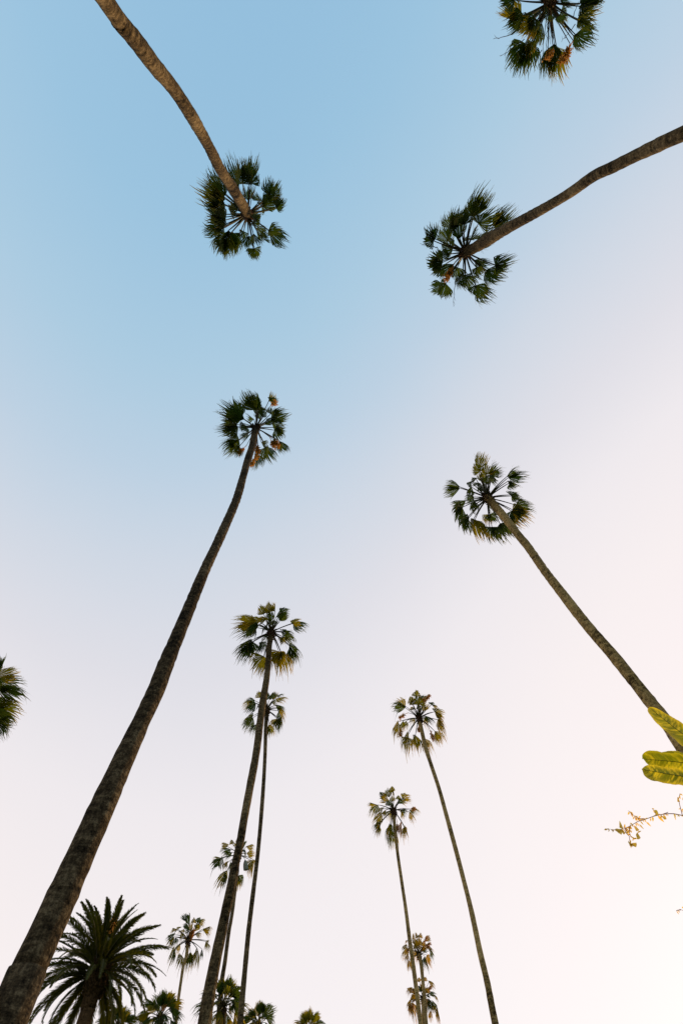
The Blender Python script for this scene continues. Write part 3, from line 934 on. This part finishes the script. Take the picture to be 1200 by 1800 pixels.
# ------------------------------------------------------------------ broad paddle leaved plant at the right edge
def paddle_plant():
    rng = random.Random(31)
    D = 6.4
    c = on_dist(1265, 1330, D)
    ro = root('bird_of_paradise_plant', Vector((c.x, c.y, 0)), 'broad yellow green paddle leaves poking in at the right edge below the leaning palm', 'plant')
    top = Vector((c.x, c.y, c.z - 1.6))
    m = MB()
    for k in range(3):
        a = k * 2.1
        b0 = Vector((c.x + .28 * math.cos(a), c.y + .28 * math.sin(a), 0))
        m.tube([b0.lerp(top, i / 10) + Vector((.03 * math.sin(i * 1.3 + k), .03 * math.cos(i + k), 0)) for i in range(11)],
               [.11 - .004 * i for i in range(11)], 9)
    m.build('stem', M['phoenix_bark'], ro, smooth=True)

    def leaf(base, tip, up, wid, blunt, fold, seed, slits=(), roll=None):
        r2 = random.Random(seed)
        X = tip - base
        L = X.length
        X = X.normalized()
        if roll is not None:                    # underside turned towards the path below
            up = Matrix.Rotation(roll, 3, X) @ ((base + tip) * .5 - EYE).normalized()
        Y = up.cross(X).normalized()
        Z = X.cross(Y)
        b = MB()
        n = 64
        for sg in (-1, 1):
            vs, tt, fs = [], [], []
            vein = [r2.random() ** 3 * .8 for _ in range(n + 1)]
            cols = 5
            for i in range(n + 1):
                s = i / n
                w = wid * min(1, (s / .22)) ** .6 * (max(0.0, 1 - max(0, (s - (1 - blunt)) / blunt) ** 2.4)) ** .5
                w *= 1 + .05 * math.sin(i * .21 + seed) + .02 * math.sin(i * .83 + seed * 2) + r2.uniform(-.004, .004)
                for j in range(cols + 1):
                    v = j / cols
                    y = w * v * math.cos(fold)
                    z = w * v * math.sin(fold) - .34 * w * v * v - .10 * L * s * s + (.010 * math.sin(i * .31 + sg * 2 + seed) + .0015 * math.sin(i * 2.1 + v * 2)) * v
                    vs.append(base + X * (L * s) + Y * (sg * y) + Z * z)
                    tt.append(min(1, max(0, (v - .55) * 1.4) + max(0, (s - .88) * 5) * .7 + vein[max(0, i - int(v * 7))] * (1.1 - .3 * v)))
            for i in range(n):
                if any(abs(i / n - q) < .005 and sg == g for q, g in slits):
                    continue
                for j in range(cols):
                    a = i * (cols + 1) + j
                    fs.append((a, a + 1, a + cols + 2, a + cols + 1))
            b.add(vs, fs, tt)
        lo = b.build('leaf', M['paddle'], ro, smooth=True)
        rb = MB()
        pts = [top.lerp(base, i / 6) + Vector((0, 0, .25)) * math.sin(math.pi * i / 6) * .5 for i in range(7)]
        pts += [base + X * (L * s) + Z * (-.10 * L * s * s - .004) for s in (.1, .3, .5, .7, .9, .98)]
        rb.tube(pts, [.030, .027, .024, .022, .02, .012, .007, .0045, .004, .0035, .003, .0025, .0015], 6)
        rb.build('leaf_stalk', M['paddle'], lo, smooth=True)

    # the three leaves that reach into view
    leaf(on_dist(1292, 1356, 6.0), on_dist(1147, 1262, 6.5), None, .125, .45, rad(18), 1, [], .65)
    leaf(on_dist(1285, 1352, 6.1), on_dist(1137, 1328, 6.3), None, .105, .17, rad(20), 2, [], -.5)
    leaf(on_dist(1285, 1376, 6.0), on_dist(1135, 1361, 6.15), None, .110, .17, rad(34), 3, [], .55)
    leaf(on_dist(1290, 1352, 6.25), on_dist(1171, 1320, 6.6), None, .095, .2, rad(20), 4, [], -.9)
    # the rest of the plant, outside the frame
    for k in range(8):
        a = -1.0 + k * .30
        dr = Vector((math.cos(a), math.sin(a), .8 + .25 * (k % 3)))
        b = top + dr.normalized() * rng.uniform(.8, 1.2) + Vector((.6, 0, 0))
        leaf(b, b + (dr.normalized() + DOWN * .3).normalized() * rng.uniform(1.0, 1.4), Vector((0, 0, 1)) - dr * .3, .24, .2, rad(22), 10 + k,
             [(rng.uniform(.3, .8), 1), (rng.uniform(.3, .8), -1)])


paddle_plant()


# ------------------------------------------------------------------ shrub whose fine twigs reach in at the right edge
def twiggy_shrub():
    rng = random.Random(12)
    D = 4.4
    c = on_dist(1330, 1500, D)
    ro = root('flowering_shrub', Vector((c.x, c.y, 0)), 'fine reddish twig with small amber leaves reaching in low at the right edge', 'shrub')
    tr = MB()
    top = Vector((c.x + .1, c.y, c.z - .2))
    b0 = Vector((c.x + .15, c.y, 0))
    tr.tube([b0.lerp(top, i / 12) + Vector((.04 * math.sin(i * 1.1), .04 * math.cos(i * .8), 0)) for i in range(13)],
            [.06 - .0035 * i for i in range(13)], 8)
    tr.build('trunk', M['twig'], ro, smooth=True)

    def leaf(m, q, d, l, w):
        d = d.normalized()
        s = d.cross((q - EYE).normalized() + Vector((rng.uniform(-.9, .9), rng.uniform(-.9, .9), rng.uniform(-.9, .9))))
        if s.length < 1e-3:
            s = d.orthogonal()
        s.normalize()
        nn = s.cross(d)
        tp = rng.uniform(0, .6)
        m.add([q, q + d * l * .35 + s * w, q + d * l * .35 - s * w, q + d * l * .7 + s * w * .7 - nn * l * .06, q + d * l * .7 - s * w * .7 - nn * l * .06,
               q + d * l - nn * l * .14, q + d * l * .4 - nn * w * .4], [(0, 1, 6), (0, 6, 2), (1, 3, 6), (6, 4, 2), (6, 3, 5), (6, 5, 4)], [tp] * 7)

    def branch(path, sides, leaves, r=.0042):
        """path: stem points; sides: side twigs; leaves: (point, direction, length)"""
        m = MB()
        sp_ = spline([(p, r * (1 - .75 * i / max(1, len(path) - 1))) for i, p in enumerate(path)], .03)
        m.tube([p for p, _ in sp_], [q for _, q in sp_], 5)
        for sd in sides:
            s2 = spline([(p, .0028) for p in sd], .03)
            m.tube([p for p, _ in s2], [.0028 * (1 - .5 * i / len(s2)) for i in range(len(s2))], 4)
        bo = m.build('branch', M['twig'], ro)
        lm = MB()
        for (q, d, l, w) in leaves:
            leaf(lm, q, d, l, w)
        lm.build('leaves', M['small_leaf'], bo)

    org, z = (1000, 1200), 6.0
    pt = lambda x, y, d=D: on_dist(org[0] + x / z, org[1] + y / z, d)
    main = [top, pt(1500, 1500), pt(1300, 1420), pt(1190, 1400), pt(1100, 1382), pt(1000, 1385), pt(900, 1405), pt(800, 1440), pt(720, 1465), pt(640, 1510),
            pt(560, 1545), pt(470, 1550), pt(385, 1540)]
    s1 = [pt(800, 1440), pt(730, 1430), pt(690, 1410), pt(650, 1375), pt(620, 1350)]
    s2 = [pt(920, 1400), pt(900, 1360), pt(870, 1325)]
    s3 = [pt(600, 1530), pt(590, 1580), pt(630, 1620), pt(640, 1690), pt(650, 1715)]
    s4 = [pt(640, 1510), pt(630, 1560), pt(640, 1610), pt(680, 1650)]
    s5 = [pt(1190, 1400), pt(1150, 1230), pt(1165, 1170)]
    s6 = [pt(980, 1390), pt(1040, 1365)]
    lv = []

    def px_leaf(x0, y0, x1, y1, w=.2):
        a, b = pt(x0, y0, D + rng.uniform(-.05, .05)), pt(x1, y1, D + rng.uniform(-.08, .08))
        lv.append((a, b - a, (b - a).length, (b - a).length * w))
    for q in [(925, 1395, 1000, 1475, .17), (960, 1400, 1000, 1445), (985, 1390, 1025, 1440), (895, 1340, 930, 1390), (855, 1430, 855, 1465),
              (805, 1465, 865, 1515, .2), (735, 1490, 780, 1550, .2), (700, 1515, 715, 1550), (725, 1565, 750, 1600), (700, 1605, 735, 1635, .3),
              (660, 1625, 690, 1660), (545, 1485, 555, 1520), (510, 1540, 540, 1580), (550, 1550, 580, 1585), (1105, 1405, 1125, 1450), (1140, 1395, 1160, 1410),
              (620, 1665, 640, 1720), (640, 1680, 660, 1700), (665, 1690, 690, 1710), (1150, 1220, 1155, 1250), (1170, 1170, 1190, 1185), (1195, 1210, 1200, 1245)]:
        px_leaf(*q)
    for tw, n in ((s1, 30), (s2, 6), (s3, 26), (s4, 15), (main[8:], 48), (main[5:9], 7), (s5, 9), (s6, 3), (main[2:5], 9)):
        for i in range(n):
            f = rng.uniform(0, len(tw) - 1.001)
            q = tw[int(f)].lerp(tw[int(f) + 1], f - int(f))
            d = Vector((rng.gauss(0, .6), rng.gauss(0, .6), rng.gauss(-.7, .6)))
            l = rng.uniform(.014, .034)
            lv.append((q, d, l, l * .20))
    branch(main, [s1, s2, s3, s4, s5, s6], lv)
    # lower twig tip
    lv = []
    o2 = lambda x, y: on_dist(1100 + x / 12, 1550 + y / 12, D + .05)
    tw = [top, o2(2000, 900), o2(1400, 700), o2(1210, 610), o2(1120, 575)]
    for (a, b) in (((1050, 610), (1120, 690)), ((1090, 600), (1130, 660)), ((1170, 560), (1200, 520)), ((1190, 600), (1230, 640))):
        A, B = o2(*a), o2(*b)
        lv.append((A, B - A, (B - A).length, (B - A).length * .22))
    for i in range(40):
        f = rng.uniform(1, 3)
        q = tw[int(f)].lerp(tw[int(f) + 1], f - int(f))
        l = rng.uniform(.02, .05)
        lv.append((q, Vector((rng.gauss(0, .6), rng.gauss(0, .6), rng.gauss(-.6, .6))), l, l * .24))
    branch(tw, [[o2(1150, 590), o2(1080, 600), o2(1050, 612)]], lv, .004)
    # the rest of its sprays, outside the frame
    for k in range(7):
        a = -1.6 + k * .5
        d = Vector((math.cos(a), math.sin(a), .5))
        p = [top, top + d * .4, top + d * .8 + Vector((0, 0, .05)), top + d * 1.2 + DOWN * .1]
        lv = []
        for i in range(90):
            f = rng.uniform(.4, 2.99)
            q = p[int(f)].lerp(p[int(f) + 1], f - int(f))
            l = rng.uniform(.03, .07)
            lv.append((q, Vector((rng.gauss(0, .7), rng.gauss(0, .7), rng.gauss(-.5, .6))), l, l * .24))
        branch(p, [], lv)


twiggy_shrub()
